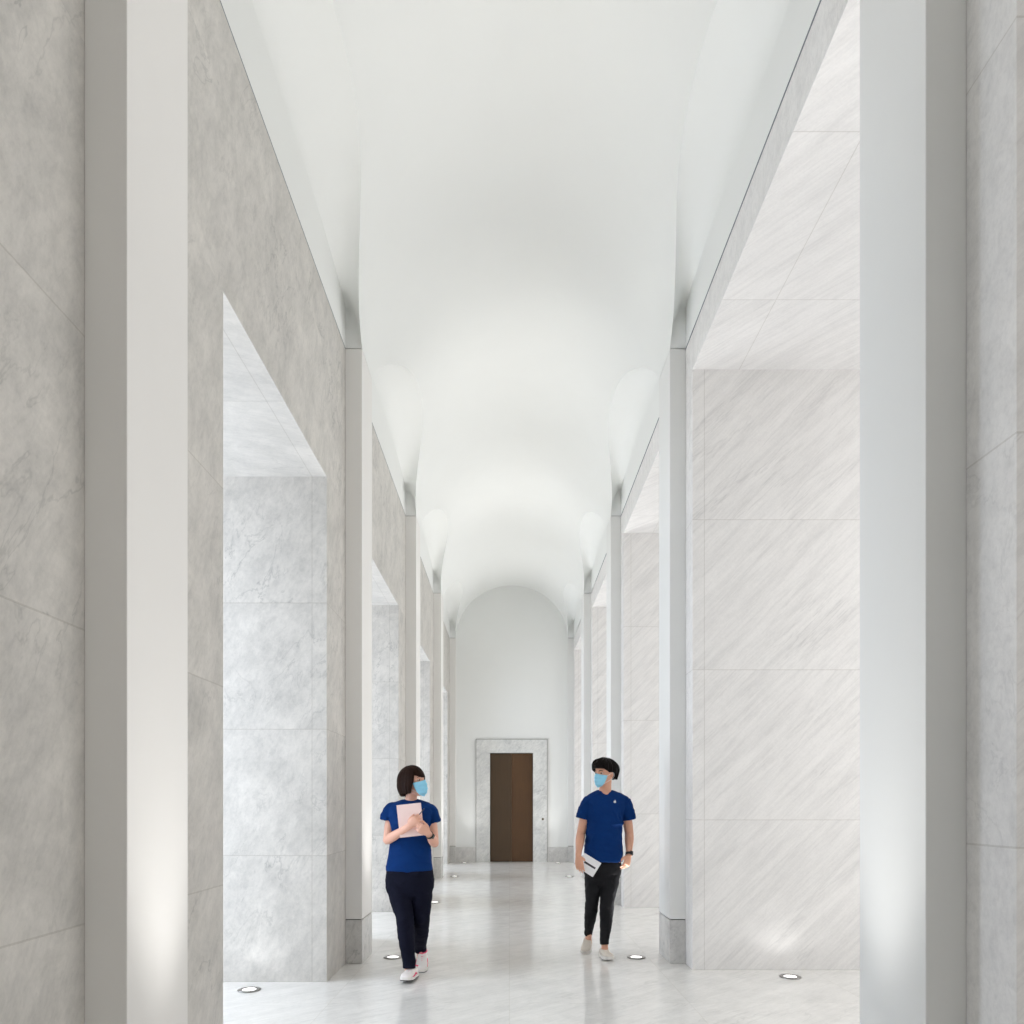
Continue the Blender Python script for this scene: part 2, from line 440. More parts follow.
def tube(bm, pts, rad, ref=(0, 1, 0), n=20, sub=5, round_ends=(True, True)):
    "swept tube; rad = list of (side, along ref) radii; ref = direction of the second radius"
    rad = [(r, r) if isinstance(r, (int, float)) else r for r in rad]
    dat = catmull([tuple(p)+tuple(r) for p, r in zip(pts, rad)], sub) if len(pts) > 1 else None
    P_ = [Vector(d[:3]) for d in dat]; R_ = [d[3:] for d in dat]
    rings = []
    ref = Vector(ref)
    m = len(P_)
    def ring(c, t, ra, rb):
        s = t.cross(ref)
        if s.length < 1e-4: s = t.cross(Vector((1, 0, 0)))
        s.normalize(); u = s.cross(t).normalized()
        return [c+s*ra*math.cos(2*PI*k/n)+u*rb*math.sin(2*PI*k/n) for k in range(n)]
    T = [(P_[min(i+1, m-1)]-P_[max(i-1, 0)]).normalized() for i in range(m)]
    if round_ends[0]:
        for a in (80, 60, 35): 
            a = math.radians(a); r0 = min(R_[0]); rings.append(ring(P_[0]-T[0]*r0*math.sin(a), T[0], R_[0][0]*math.cos(a), R_[0][1]*math.cos(a)))
    for i in range(m): rings.append(ring(P_[i], T[i], *R_[i]))
    if round_ends[1]:
        for a in (35, 60, 80):
            a = math.radians(a); r0 = min(R_[-1]); rings.append(ring(P_[-1]+T[-1]*r0*math.sin(a), T[-1], R_[-1][0]*math.cos(a), R_[-1][1]*math.cos(a)))
    ringmesh(bm, rings)
def stack(bm, rows, n=40, sub=4, e=2.3):
    "horizontal rings: rows of (xc, yc, z, half width, half depth)"
    rows = catmull(rows, sub)
    rings = []
    for x, y, z, w, d in rows:
        r = []
        for k in range(n):
            a = 2*PI*k/n; c, s = math.cos(a), math.sin(a)
            r.append(Vector((x+w*math.copysign(abs(c)**(2/e), c), y+d*math.copysign(abs(s)**(2/e), s), z)))
        rings.append(r)
    ringmesh(bm, rings)
def blob(bm, c, r, rot=None, n=20):
    mat = Matrix.Translation(c) @ (rot or Matrix()) @ Matrix.Diagonal((r[0], r[1], r[2], 1))
    bmesh.ops.create_uvsphere(bm, u_segments=n, v_segments=n//2, radius=1, matrix=mat)
def remeshed(name, bm, mat, root, voxel=.005, smooth=4, wrinkle=None):
    "fuse everything in bm into one continuous skin and parent it under root"
    bmesh.ops.recalc_face_normals(bm, faces=bm.faces)
    me = bpy.data.meshes.new('tmp'); bm.to_mesh(me); bm.free()
    o = bpy.data.objects.new('tmp', me); C.objects.link(o)
    r = o.modifiers.new('r', 'REMESH'); r.mode = 'VOXEL'; r.voxel_size = voxel
    if smooth: s = o.modifiers.new('s', 'SMOOTH'); s.iterations = smooth; s.factor = .5
    dg = bpy.context.evaluated_depsgraph_get()
    me2 = bpy.data.meshes.new_from_object(o.evaluated_get(dg))
    bpy.data.objects.remove(o); bpy.data.meshes.remove(me)
    me2.name = name
    if wrinkle:
        ns = [v.normal.copy() for v in me2.vertices]
        for v, nn in zip(me2.vertices, ns): v.co += nn*wrinkle(v.co)
    me2.polygons.foreach_set('use_smooth', [True]*len(me2.polygons))
    me2.materials.clear()
    o = link(name, me2, mat)
    return place_under(o, root)

# head in its own frame: face looks along -y, eyes at z = 0, up = z
HT = [(-.119, -.066, .012, .010), (-.114, -.060, .026, .024), (-.103, -.048, .041, .043), (-.085, -.033, .053, .063), (-.06, -.022, .060, .076),
      (-.03, -.011, .067, .087), (0, -.002, .073, .095), (.03, .002, .077, .099), (.06, .005, .075, .094), (.085, .007, .064, .080),
      (.103, .008, .046, .058), (.113, .008, .026, .034), (.117, .008, .008, .010)]
HTi = catmull(HT, 5)
def hprof(z):
    z = max(-.119, min(.117, z))
    for a, b in zip(HTi, HTi[1:]):
        if a[0] <= z <= b[0]:
            t = (z-a[0])/max(1e-9, b[0]-a[0]); return tuple(p+(q-p)*t for p, q in zip(a, b))
    return HTi[-1]
def hpt(phi, z, off=0.0):
    "phi = 0 is the face direction, + towards +x"
    _, cy, w, d = hprof(z)
    return Vector(((w+off)*math.sin(phi), cy-(d+off)*math.cos(phi), z))
def head_geo(bm, mat):
    start = len(bm.verts)
    rings = []
    for row in HTi:
        r = []
        for k in range(48):
            p = hpt(2*PI*k/48, row[0])
            for sx in (-1, 1):    # eye sockets and cheeks
                g = math.exp(-(((p.x-sx*.031)/.017)**2+((p.z-.002)/.013)**2)) if p.y < 0 else 0
                p.y += .010*g
                g = math.exp(-(((p.x-sx*.038)/.02)**2+((p.z+.038)/.02)**2)) if p.y < 0 else 0
                p.y -= .004*g
            g = math.exp(-((p.z-.022)/.010)**2)*math.exp(-(p.x/.045)**2) if p.y < 0 else 0
            p.y -= .003*g
            r.append(p)
        rings.append(r)
    ringmesh(bm, rings)
    tube(bm, [(0, -.090, .008), (0, -.102, -.015), (0, -.113, -.036)], [.007, .009, .0115], (0, 1, 0), n=12)      # nose
    for sx in (-1, 1):
        blob(bm, Vector((sx*.011, -.101, -.040)), (.009, .010, .008))
        blob(bm, Vector((sx*.075, .006, -.012)), (.008, .017, .030), Matrix.Rotation(sx*.25, 4, 'Z'))
        blob(bm, Vector((sx*.079, .002, -.028)), (.006, .010, .012))
    tube(bm, [(-.022, -.088, -.066), (0, -.096, -.066), (.022, -.088, -.066)], [.004, .006, .004], (0, 1, 0), n=10)
    bm.verts.ensure_lookup_table()
    bmesh.ops.transform(bm, matrix=mat, verts=bm.verts[start:])
def small(name, build, mat, root, M4, smooth=True):
    bm = bmesh.new(); build(bm); bmesh.ops.recalc_face_normals(bm, faces=bm.faces)
    bm.transform(M4)
    return place_under(finish(name, bm, mat, smooth=smooth), root)
def face_parts(root, M4, hair, s=1):
    for sx in (-1, 1):
        e = small('eye', lambda bm: blob(bm, Vector((sx*.031, -.0795, .001)), (.0125, .0105, .0085)), M['eye'], root, M4)
        i = small('iris', lambda bm: blob(bm, Vector((sx*.031+s*.002, -.0875, .001)), (.0075, .004, .0065), n=12), M['iris'], root, M4)
        i.parent = e
        small('eyebrow', lambda bm: tube(bm, [(sx*.014, -.099, .021), (sx*.031, -.0965, .026), (sx*.048, -.083, .021)], [.0025, .0035, .002], (0, 0, 1), n=8), hair, root, M4)
    small('lips', lambda bm: tube(bm, [(-.020, -.0945, -.066), (0, -.1025, -.0655), (.020, -.0945, -.066)], [.002, .0045, .002], (0, 1, 0), n=8), M['lip'], root, M4)
def mask_parts(root, M4):
    def f(bm):
        nu, nv = 28, 22
        grids = []
        for off in (.010, .006):
            g = []
            for j in range(nv+1):
                t = j/nv; z = -.010-t*.114
                row = []
                for i in range(nu+1):
                    u = i/nu*2-1
                    phi = u*(1.12-.25*t*t)
                    zz = z+.010*abs(u)**2*(1-2*t)*-1.0
                    p = hpt(phi, max(-.114, zz), off)
                    nose = math.exp(-(p.x/.020)**2)*(1-t)**.6*.020
                    dome = (1-u*u)*math.sin(PI*min(1, t*1.0+.05))*.012
                    low = .010*t*t*(1-u*u)
                    p.y -= nose*(.55+t)+dome+low
                    p.z = zz+.010*math.exp(-(p.x/.022)**2)*(1-t)**3
                    p.y += .0026*math.sin(t*PI*7)*(1-u*u)
                    row.append(bm.verts.new(p))
                g.append(row)
            grids.append(g)
        a, b = grids
        for j in range(nv):
            for i in range(nu):
                bm.faces.new((a[j][i], a[j][i+1], a[j+1][i+1], a[j+1][i])); bm.faces.new((b[j+1][i], b[j+1][i+1], b[j][i+1], b[j][i]))
        for j in range(nv):
            bm.faces.new((a[j+1][0], b[j+1][0], b[j][0], a[j][0])); bm.faces.new((a[j][nu], b[j][nu], b[j+1][nu], a[j+1][nu]))
        for i in range(nu):
            bm.faces.new((a[0][i], b[0][i], b[0][i+1], a[0][i+1])); bm.faces.new((a[nv][i+1], b[nv][i+1], b[nv][i], a[nv][i]))
    m = small('face_mask', f, M['mask'], root, M4)
    for sx in (-1, 1):
        l = small('ear_loop', lambda bm: tube(bm, [hpt(sx*1.1, -.024, .009), (sx*.078, -.014, -.006), (sx*.085, .014, .0), (sx*.083, .022, -.02), (sx*.080, .008, -.045),
                 (sx*.07, -.02, -.062), hpt(sx*.86, -.098, .008)], [.0016]*7, (1, 0, 0), n=6), M['white_loop'], root, M4)
        l.parent = m
def hair_shell(name, root, M4, mat, outer, hem, amp=.003, freq=26, seed=0, thick=.012):
    "outer(phi, t) -> point, t 0 crown .. 1 hem"
    def f(bm):
        nu, nv = 144, 30
        A, B = [], []
        for i in range(nu):
            phi = -PI+2*PI*i/nu
            ra, rb = [], []
            for j in range(nv+1):
                t = j/nv
                p = outer(phi, t, hem(phi))
                w = noise.noise(Vector((math.sin(phi)*freq/4, math.cos(phi)*freq/4, t*1.3+seed)))
                w2 = noise.noise(Vector((math.sin(phi)*freq, math.cos(phi)*freq, t*2+seed)))
                c = Vector((0, .006, .0)); dirn = (p-c).normalized()
                k = min(1, t*3)
                ra.append(bm.verts.new(p+dirn*(w*amp*2+w2*amp)*k))
                q = p-dirn*thick*(.3+.7*min(1, t*2))
                rb.append(bm.verts.new(q))
            A.append(ra); B.append(rb)
        for i in range(nu):
            i2 = (i+1) % nu
            for j in range(nv):
                bm.faces.new((A[i][j], A[i2][j], A[i2][j+1], A[i][j+1])); bm.faces.new((B[i][j+1], B[i2][j+1], B[i2][j], B[i][j]))
            bm.faces.new((A[i][nv], A[i2][nv], B[i2][nv], B[i][nv]))
        bmesh.ops.remove_doubles(bm, verts=bm.verts, dist=1e-5)
    return small(name, f, mat, root, M4)

def hand_geo(bm, wrist, d, nrm, thumb, curl=(.35, .45, .35), L=1.0, spread=.06, thumb_in=.3):
    "d = towards fingertips, nrm = out of the palm, thumb = side of the thumb"
    d = Vector(d).normalized(); nrm = Vector(nrm); nrm = (nrm-d*nrm.dot(d)).normalized(); t = Vector(thumb); t = (t-d*t.dot(d)-nrm*t.dot(nrm)).normalized()
    w = Vector(wrist)
    pal = [(w, (.024, .018)), (w+d*.025*L, (.030, .017)), (w+d*.060*L, (.038, .015)), (w+d*.085*L, (.038, .012))]
    tube(bm, [p[0] for p in pal], [p[1] for p in pal], nrm, n=16)
    spec = [(.030, .070, .0080), (.0102, .078, .0083), (-.0102, .072, .0080), (-.0295, .056, .0072)]
    for k, (o, ln, r) in enumerate(spec):
        r *= L
        p = w+d*(.082-.004*abs(k-1))*L+t*o*L; q = d+t*o*spread*30*.15; q.normalize()
        pts = [w+d*.055*L+t*o*.9, p]; a = 0
        for seg, c in zip((.42, .32, .26), curl):
            a += c*(1+.08*k)
            dirn = q*math.cos(a)+nrm*math.sin(a)
            p = p+dirn*ln*seg*L; pts.append(p)
        tube(bm, pts, [r*.9, r, r*.97, r*.9, r*.75], t, n=12, sub=3)
    b = w+d*.022*L+t*.022*L
    q1 = (d*.75+t*.75+nrm*thumb_in).normalized(); q2 = (d*.95+t*.25+nrm*thumb_in*1.6).normalized()
    tube(bm, [w+d*.012*L+t*.008, b, b+q1*.036*L, b+q1*.036*L+q2*.030*L, b+q1*.036*L+q2*.052*L], [.013, .014, .0115, .010, .0082], nrm, n=12, sub=3)

def shoe(root, heel, toe, up=(0, 0, 1), style='runner', w=.046, H=.082):
    "sneaker lofted from heel to toe; heel/toe are points of the sole line"
    heel, toe = Vector(heel), Vector(toe); ax = (toe-heel); L = ax.length; ax.normalize()
    side = ax.cross(Vector(up)).normalized(); u = side.cross(ax).normalized()
    prof = [(0.0, .026, .050, .012), (.06, .034, .070, .012), (.22, .038, .088, .012), (.36, .039, .082, .010), (.50, .041, .062, .006), (.66, .046, .050, .004), (.82, .045, .042, .008), (.93, .036, .034, .014), (1.0, .018, .020, .020)]
    def f(bm):
        rings = []
        for t, hw, h, _ in catmull(prof, 3):
            c = heel+ax*L*t; r = []
            hw *= w/.046; hh = h*H/.088
            for k in range(24):
                a = 2*PI*k/24; cs, sn = math.cos(a), math.sin(a)
                r.append(c+side*hw*math.copysign(abs(cs)**.75, cs)+u*(hh/2+.014+(hh/2)*math.copysign(abs(sn)**.85, sn)))
            rings.append(r)
        ringmesh(bm, rings)
    def sole(bm, z0, z1, k):
        rings = []
        for t, hw, h, lift in catmull(prof, 3):
            c = heel+ax*(L*(t*1.02-.01)); hw = (hw*w/.046+.004)*k
            lf = .004*max(0, t-.8)*5
            rings.append([c-side*hw+u*(z0+lf), c+side*hw+u*(z0+lf), c+side*hw*1.02+u*(z1+lf), c-side*hw*1.02+u*(z1+lf)])
        ringmesh(bm, rings)
    I = Matrix()
    up_ = M['shoe_white'] if style == 'runner' else M['shoe_cream']
    s = small('shoe', f, up_, root, I)
    so = small('sole', lambda bm: sole(bm, .006, .026, 1), M['sole'] if style != 'runner' else M['sole'], root, I, False); so.parent = s
    tr = small('tread', lambda bm: sole(bm, 0, .006, .98), M['tread'] if style == 'runner' else M['sole'], root, I, False); tr.parent = s
    # laces
    for k in range(4):
        t = .40+.085*k; c = heel+ax*L*t; hgt = (.080-.045*(t-.36)/.3*1.0)*H/.088+.017
        hgt = {0: .087, 1: .076, 2: .067, 3: .061}[k]*H/.088
        l = small('lace', lambda bm: tube(bm, [c-side*.020+u*(hgt-.006), c+u*(hgt+.002), c+side*.020+u*(hgt-.006)], [.0028]*3, u, n=8), M['shoe_pink'] if style == 'runner' else M['shoe_white'], root, I)
        l.parent = s
    if style == 'runner':
        for sd in (-1, 1):
            st = small('side_stripe', lambda bm: tube(bm, [heel+ax*L*.30+side*sd*.040+u*.030, heel+ax*L*.45+side*sd*.043+u*.040, heel+ax*L*.62+side*sd*.046+u*.030, heel+ax*L*.78+side*sd*.0465+u*.028],
                      [(.0045, .004), (.008, .004), (.007, .004), (.004, .003)], side, n=8), M['shoe_pink'], root, I); st.parent = s
        st = small('collar', lambda bm: tube(bm, [heel+ax*L*.02+u*.066, heel+ax*L*.12+side*.034+u*.082, heel+ax*L*.32+side*.030+u*.092, heel+ax*L*.40+u*.092, heel+ax*L*.32-side*.030+u*.092, heel+ax*L*.12-side*.034+u*.082, heel+ax*L*.02+u*.066],
                  [.005]*7, u, n=8), M['shoe_pink'], root, I); st.parent = s
    return s
def wrinkler(seed, amp, fx=9, fz=14, tilt=.5, lo=None, hi=None):
    def f(co):
        v = Vector((co.x*fx+co.z*fz*tilt, co.y*fx, co.z*fz))
        a = noise.noise(v+Vector((seed, 0, 0)))
        b = noise.noise(v*2.1+Vector((0, seed, 0)))
        c = noise.noise(Vector((co.x*5+co.z*7*tilt, co.y*5, co.z*9-co.x*6))+Vector((seed*2, 3, 1)))
        d = noise.noise(Vector((co.x*6-co.z*6, co.y*6, co.z*8+co.x*5))+Vector((1, seed, 7)))
        return amp*(a+.5*b)+amp*.55*(max(0, 1-abs(c)*7)+max(0, 1-abs(d)*8))
    return f

def watch(root, c, axis, r, name='wristwatch', face_dir=(0, -1, 0), thick=.010):
    axis = Vector(axis).normalized(); c = Vector(c)
    fd = Vector(face_dir); fd = (fd-axis*fd.dot(axis)).normalized(); s = axis.cross(fd)
    def band(bm):
        rings = []
        for k in range(32):
            a = 2*PI*k/32; dr = fd*math.cos(a)+s*math.sin(a)
            rings.append([c+dr*r-axis*thick, c+dr*(r+.003)-axis*thick, c+dr*(r+.003)+axis*thick, c+dr*r+axis*thick])
        rings.append(rings[0]); ringmesh(bm, rings, caps=False)
    b = small(name, band, M['watch'], root, Matrix(), True)
    def dial(bm):
        R3 = Matrix((s, axis, fd)).transposed().to_4x4()
        bmesh.ops.create_cube(bm, size=1, matrix=Matrix.Translation(c+fd*(r+.006)) @ R3 @ Matrix.Diagonal((.032, .036, .009, 1)))
        bmesh.ops.bevel(bm, geom=bm.edges[:], offset=.003, segments=2, affect='EDGES')
    d = small('watch_face', dial, M['watch'], root, Matrix(), False); d.parent = b
    return b

# ------------------------------------------------------------------ the woman in jeans, holding a pink notebook
def woman():
    Y = 5.55
    root = empty('person', (P(409, 900, Y).x, 5.52, 0))
    tag(root, 'person with a brown bob in blue T-shirt and navy jeans, hugging a pink notebook', 'person', None)
    hc = P(412.6, 0, Y); hc.z = 1.514
    H4 = Matrix.Translation(hc) @ Matrix.Rotation(math.radians(60), 4, 'Z') @ Matrix.Rotation(math.radians(-4), 4, 'X') @ Matrix.Scale(1.0, 4)
    q = lambda px, py, y=Y: P(px, py, y)
    # pose
    shR, shL = q(391.3, 815, 5.56), q(431, 816, 5.56)
    elR, elL = q(387.5, 840, 5.50), q(434.5, 843, 5.54)
    wrR, wrL = q(409, 826.5, 5.36), q(428.5, 833.5, 5.37)
    bm = bmesh.new()
    head_geo(bm, H4)
    tube(bm, [q(410.5, 806, 5.57), q(411, 800, 5.565), q(412, 792, 5.555), q(412, 784, 5.55)], [(.060, .055), (.047, .047), (.043, .046), (.045, .05)], (0, 1, 0))
    def row(l, r, py, d, yo=0): a, b = q(l, py), q(r, py); return ((a.x+b.x)/2, Y+.02+yo, a.z, (b.x-a.x)/2, d)
    stack(bm, [row(389, 430, 882, .095), row(389, 430, 868, .095), row(392, 428, 842, .085), row(391, 430, 820, .10, -.01), row(393, 428, 809, .08), row(401, 421, 803, .05)])
    for sh, el, wr in ((shR, elR, wrR), (shL, elL, wrL)):
        tube(bm, [sh, sh.lerp(el, .45), el-(el-sh)*.04], [.034, .039, .034])
        tube(bm, [el, el.lerp(wr, .3), wr.lerp(el, .25), wr], [.035, .037, .027, (.025, .020)])
    # hands: both hold the notebook, fingers closed over its front
    hand_geo(bm, wrR, q(419.5, 817, 5.345)-wrR, (.25, .9, .1), (-.3, -.2, 1), curl=(.45, .55, .4), L=.88, thumb_in=.5)
    hand_geo(bm, wrL, q(418, 826.5, 5.33)-wrL, (-.1, .9, 0), (.2, 0, 1), curl=(.35, .45, .35), L=.88, thumb_in=.3)
    # legs
    hipR, knR, anR = q(398, 884, 5.57), q(404.5, 917, 5.50), q(409.0, 967, 5.51)
    hipL, knL, anL = q(421, 884, 5.57), q(421.5, 916, 5.58), q(420.5, 950, 5.86)
    for h_, k_, a_ in ((hipR, knR, anR), (hipL, knL, anL)):
        tube(bm, [h_, h_.lerp(k_, .5), k_, k_.lerp(a_, .3), a_.lerp(k_, .15), a_-Vector((0, 0, .05))], [.080, .070, .050, .050, .033, .033])
    remeshed('body', bm, M['skin'], root, .0034, 3)
    face_parts(root, H4, M['hair_brown'], 1); mask_parts(root, H4)
    # bob with fringe
    def hem(phi):
        a = abs(phi)
        if a < .80: return .020+.020*(a/.8)
        if a < 1.10: return .040-(.040+.098)*((a-.80)/.30)**.8
        return -.098-.014*math.sin((a-1.1)/(PI-1.1)*PI/2)
    def outer(phi, t, hz):
        zt = .126
        a = abs(phi)
        z = zt-(zt-hz)*(t**1.05)
        if t < 1e-6: return Vector((0, .008, zt))
        k = (zt-z)/zt
        side = 0 if a < .8 else min(1, (a-.8)/.4)
        r = math.sqrt(max(0, 1-max(0, 1-k)**2)) if k < 1 else 1.0
        w, df, db = .095, .112, .130
        if z < 0:
            kk = -z/.11
            w *= (1+.10*math.sin(min(1, kk)*PI*.8)-.12*kk**3); db *= (1+.02*math.sin(kk*PI)-.25*kk**2)
        d_ = df if a < PI/2 else db
        wv = w*r; dv = d_*r
        return Vector((wv*math.sin(phi), .006-dv*math.cos(phi), z))
    hair_shell('hair', root, H4, M['hair_brown'], outer, hem, amp=.0018, freq=30, seed=2, thick=.026)
    # shirt
    bm = bmesh.new()
    stack(bm, [row(385.8, 432.4, 870.5, .122), row(386.5, 431.8, 864, .120), row(388, 430.8, 854, .112), row(389.8, 430, 842, .103), row(389.5, 431, 830, .108, -.008),
               row(388.5, 433.0, 818, .122, -.016), row(387.3, 434.0, 809.5, .112, -.008), row(389.6, 431.6, 804.6, .088), row(394.5, 426.5, 801.8, .070, .01), row(401.5, 420, 799.8, .052, .02)])
    tube(bm, [q(397.5, 808.5, 5.565), q(392, 808.8, 5.56), q(388.6, 814, 5.55), q(387, 820.5, 5.545)], [.046, .052, .053, (.056, .055)], round_ends=(True, False))
    tube(bm, [q(424, 809.5, 5.565), q(429.8, 810, 5.56), q(432.8, 815.5, 5.555), q(434.8, 822.5, 5.55)], [.046, .051, .050, (.050, .052)], round_ends=(True, False))
    remeshed('shirt', bm, M['blue'], root, .0055, 3, wrinkler(3, .0045))
    small('collar', lambda bm: tube(bm, [q(411, 801.2, 5.58)+Vector((.064*math.sin(a), -.060*math.cos(a), -.016*math.cos(a))) for a in [2*PI*k/14 for k in range(15)]],
                                    [(.006, .007)]*15, (0, 0, 1), n=10, sub=3), M['blue'], root, Matrix())
    # jeans
    bm = bmesh.new()
    stack(bm, [row(387, 431, 864, .110), row(385.6, 433, 874, .120, .008), row(384.8, 433.8, 883, .124, .012), row(387, 431.5, 893, .108, .006), row(396, 423, 899, .07)])
    tube(bm, [hipR+Vector((.0, 0, .02)), hipR.lerp(knR, .35), hipR.lerp(knR, .75), knR, knR.lerp(anR, .25), knR.lerp(anR, .6), anR+Vector((0, 0, .04)), anR-Vector((0, 0, .005))],
         [(.093, .10), (.088, .095), (.075, .078), (.068, .070), (.066, .070), (.057, .06), (.050, .055), (.052, .058)], round_ends=(True, False))
    tube(bm, [hipL+Vector((.0, 0, .02)), hipL.lerp(knL, .35), hipL.lerp(knL, .75), knL, knL.lerp(anL, .25), knL.lerp(anL, .6), anL+Vector((0, -.02, .045)), anL-Vector((0, -.012, .0))],
         [(.092, .10), (.087, .095), (.075, .078), (.067, .070), (.064, .068), (.056, .06), (.050, .055), (.052, .056)], round_ends=(True, False))
    remeshed('jeans', bm, M['jeans'], root, .0055, 2, wrinkler(9, .0032, 8, 26, .3))
    # sneakers
    fx = P(408.5, 0, 5.4).x
    shoe(root, (fx+.020, 5.60, .004), (fx-.020, 5.345, .020), style='runner')
    x2 = P(422.5, 0, 5.8).x
    shoe(root, (x2-.012, 5.935, .075), (x2+.002, 5.70, .0), style='runner')
    watch(root, wrL.lerp(elL, .16), elL-wrL, .0265, face_dir=(.2, -1, .3))
    # notebook, a separate thing
    tc = [q(395.3, 805.5, 5.372), q(418.9, 803, 5.372), q(424.7, 835, 5.372), q(400.6, 837.7, 5.372)]
    cen = sum(tc, Vector())/4
    ex = ((tc[1]-tc[0])+(tc[2]-tc[3])).normalized(); ez = ((tc[0]-tc[3])+(tc[1]-tc[2])).normalized()
    ez = (ez-ex*ez.dot(ex)).normalized(); ey = ez.cross(ex)
    nb = empty('notebook', cen + Vector((0, .03, 0))); tag(nb, 'pale pink notebook held against the chest of the person with the brown bob', 'notebook')
    R4 = Matrix((ex, ey, ez)).transposed().to_4x4()
    def slab(sx, sy, sz, y):
        def f(bm):
            bmesh.ops.create_cube(bm, size=1, matrix=Matrix.Translation(nb.location) @ R4 @ Matrix.Translation((0, y, 0)) @ Matrix.Diagonal((sx, sy, sz, 1)))
            bmesh.ops.bevel(bm, geom=bm.edges[:], offset=.0012, segments=2, affect='EDGES')
        return f
    small('cover', slab(.182, .003, .245, -.007), M['pink'], nb, Matrix(), False)
    small('cover', slab(.182, .003, .245, .007), M['pink'], nb, Matrix(), False)
    small('pages', slab(.176, .011, .239, 0), M['paper'], nb, Matrix(), False)
    p0 = q(421, 812.5, 5.315); p1 = q(423.5, 809.5, 5.31)
    pn = empty('pen', p0); tag(pn, 'short dark pen sticking up from the hand on the pink notebook', 'pen')
    a = p0+(p0-p1)*.6
    small('barrel', lambda bm: tube(bm, [a, p0, p1], [.0035]*3, n=10), M['ink'], pn, Matrix())
    small('cap', lambda bm: tube(bm, [p1, p1+(p1-p0)*.25], [.0042]*2, n=10), M['watch'], pn, Matrix())
woman()

# ------------------------------------------------------------------ the person in black jeans
def man():
    Y = 6.30
    root = empty('person', (P(604, 900, Y).x, 6.30, 0))
    tag(root, 'person with short black hair in blue T-shirt and black jeans, white box in hand', 'person', None)
    q = lambda px, py, y=Y: P(px, py, y)
    hc = q(605.2, 0); hc.z = 1.606
    H4 = Matrix.Translation(hc) @ Matrix.Rotation(math.radians(-48), 4, 'Z') @ Matrix.Rotation(math.radians(2), 4, 'X') @ Matrix.Scale(.98, 4)
    shR, shL = q(586.3, 811, 6.31), q(626, 811, 6.31)
    elR, elL = q(580.8, 834, 6.34), q(629.3, 834, 6.36)
    wrR, wrL = q(578.3, 855.5, 6.185), q(629.0, 855, 6.27)
    bm = bmesh.new()
    head_geo(bm, H4)
    tube(bm, [q(605.2, 797), q(605.2, 791, 6.31), q(605.6, 783, 6.30), q(606, 776, 6.30)], [(.068, .06), (.055, .054), (.051, .054), (.052, .058)])
    def row(l, r, py, d, yo=0): a, b = q(l, py), q(r, py); return ((a.x+b.x)/2, Y+.02+yo, a.z, (b.x-a.x)/2, d)
    stack(bm, [row(588, 619, 876, .10), row(588, 619, 858, .10), row(590, 619, 835, .095), row(589, 621, 812, .105), row(591, 620, 801, .085), row(598, 613, 795, .055)])
    for sh, el, wr in ((shR, elR, wrR), (shL, elL, wrL)):
        tube(bm, [sh, sh.lerp(el, .45), el], [.038, .043, .038])
        tube(bm, [el, el.lerp(wr, .3), wr.lerp(el, .25), wr], [.038, .040, .029, (.026, .022)])
    hand_geo(bm, wrR, q(579.8, 868, 6.165)-wrR, (.35, .9, 0), (1, .1, 0), curl=(.15, .35, .35), L=.98, thumb_in=.9)
    hand_geo(bm, wrL, q(625.5, 868, 6.245)-wrL, (-.5, .8, 0), (-1, -.35, 0), curl=(.35, .5, .35), L=.98, thumb_in=.35)
    hipR, knR, anR = q(594, 872, 6.32), q(592.0, 902, 6.33), q(588.3, 934.5, 6.54)
    hipL, knL, anL = q(611, 872, 6.32), q(607.0, 902, 6.26), q(604.6, 944, 6.27)
    for h_, k_, a_ in ((hipR, knR, anR), (hipL, knL, anL)):
        tube(bm, [h_, h_.lerp(k_, .5), k_, k_.lerp(a_, .3), a_.lerp(k_, .15), a_-Vector((0, 0, .075))], [.078, .066, .048, .048, .031, .030])
    remeshed('body', bm, M['skin2'], root, .0036, 3)
    face_parts(root, H4, M['hair_black'], -1); mask_parts(root, H4)
    def hem(phi):
        a = abs(phi)
        if a < .75: return .046
        if a < 1.25: return .046-.040*((a-.75)/.5)
        if a < 1.75: return .006+.004*math.sin((a-1.25)*6)
        return .006-.062*min(1, (a-1.75)/.5)
    def outer(phi, t, hz):
        zt = .142+.004*math.cos(phi)
        a = abs(phi)
        if t < 1e-6: return Vector((0, .0, .144))
        z = zt-(zt-hz)*(t**1.1); k = (zt-z)/zt
        r = (1-max(0, 1-k)**2.6)**(1/2.2) if k < 1 else 1
        w, df, db = .098, .130, .134
        if z < .02: s_ = min(1, (.02-z)/.07); w -= .010*s_; db -= .022*s_
        d_ = df if a < PI/2 else db
        quiff = .034*max(0, math.cos(phi))**2*max(0, 1-abs(k-.45)/.5)
        return Vector((w*r*math.sin(phi), .004-(d_*r+quiff)*math.cos(phi), z+.006*max(0, math.cos(phi))*t))
    hair_shell('hair', root, H4, M['hair_black'], outer, hem, amp=.0105, freq=13, seed=5, thick=.024)
    bm = bmesh.new()
    stack(bm, [row(583.8, 622.8, 861.5, .130), row(584.2, 622.8, 854, .126), row(585.2, 622.5, 843, .120), row(586.4, 622.3, 830, .116), row(586.6, 623.2, 818, .120, -.004),
               row(585.8, 625.0, 808, .120, -.006), row(585.4, 626.6, 800.5, .105, -.002), row(587.5, 624.5, 795.6, .084), row(592.5, 619, 792.4, .068, .01), row(598, 613.4, 790.2, .055, .025)])
    tube(bm, [q(594, 801.5, 6.32), q(588.9, 802, 6.315), q(584.9, 809, 6.31), q(582.3, 818.5, 6.315)], [.053, .058, .057, (.055, .06)], round_ends=(True, False))
    tube(bm, [q(617, 801.5, 6.32), q(623.6, 802.2, 6.315), q(627.6, 810, 6.31), q(629.6, 819.5, 6.315)], [.054, .059, .058, (.059, .06)], round_ends=(True, False))
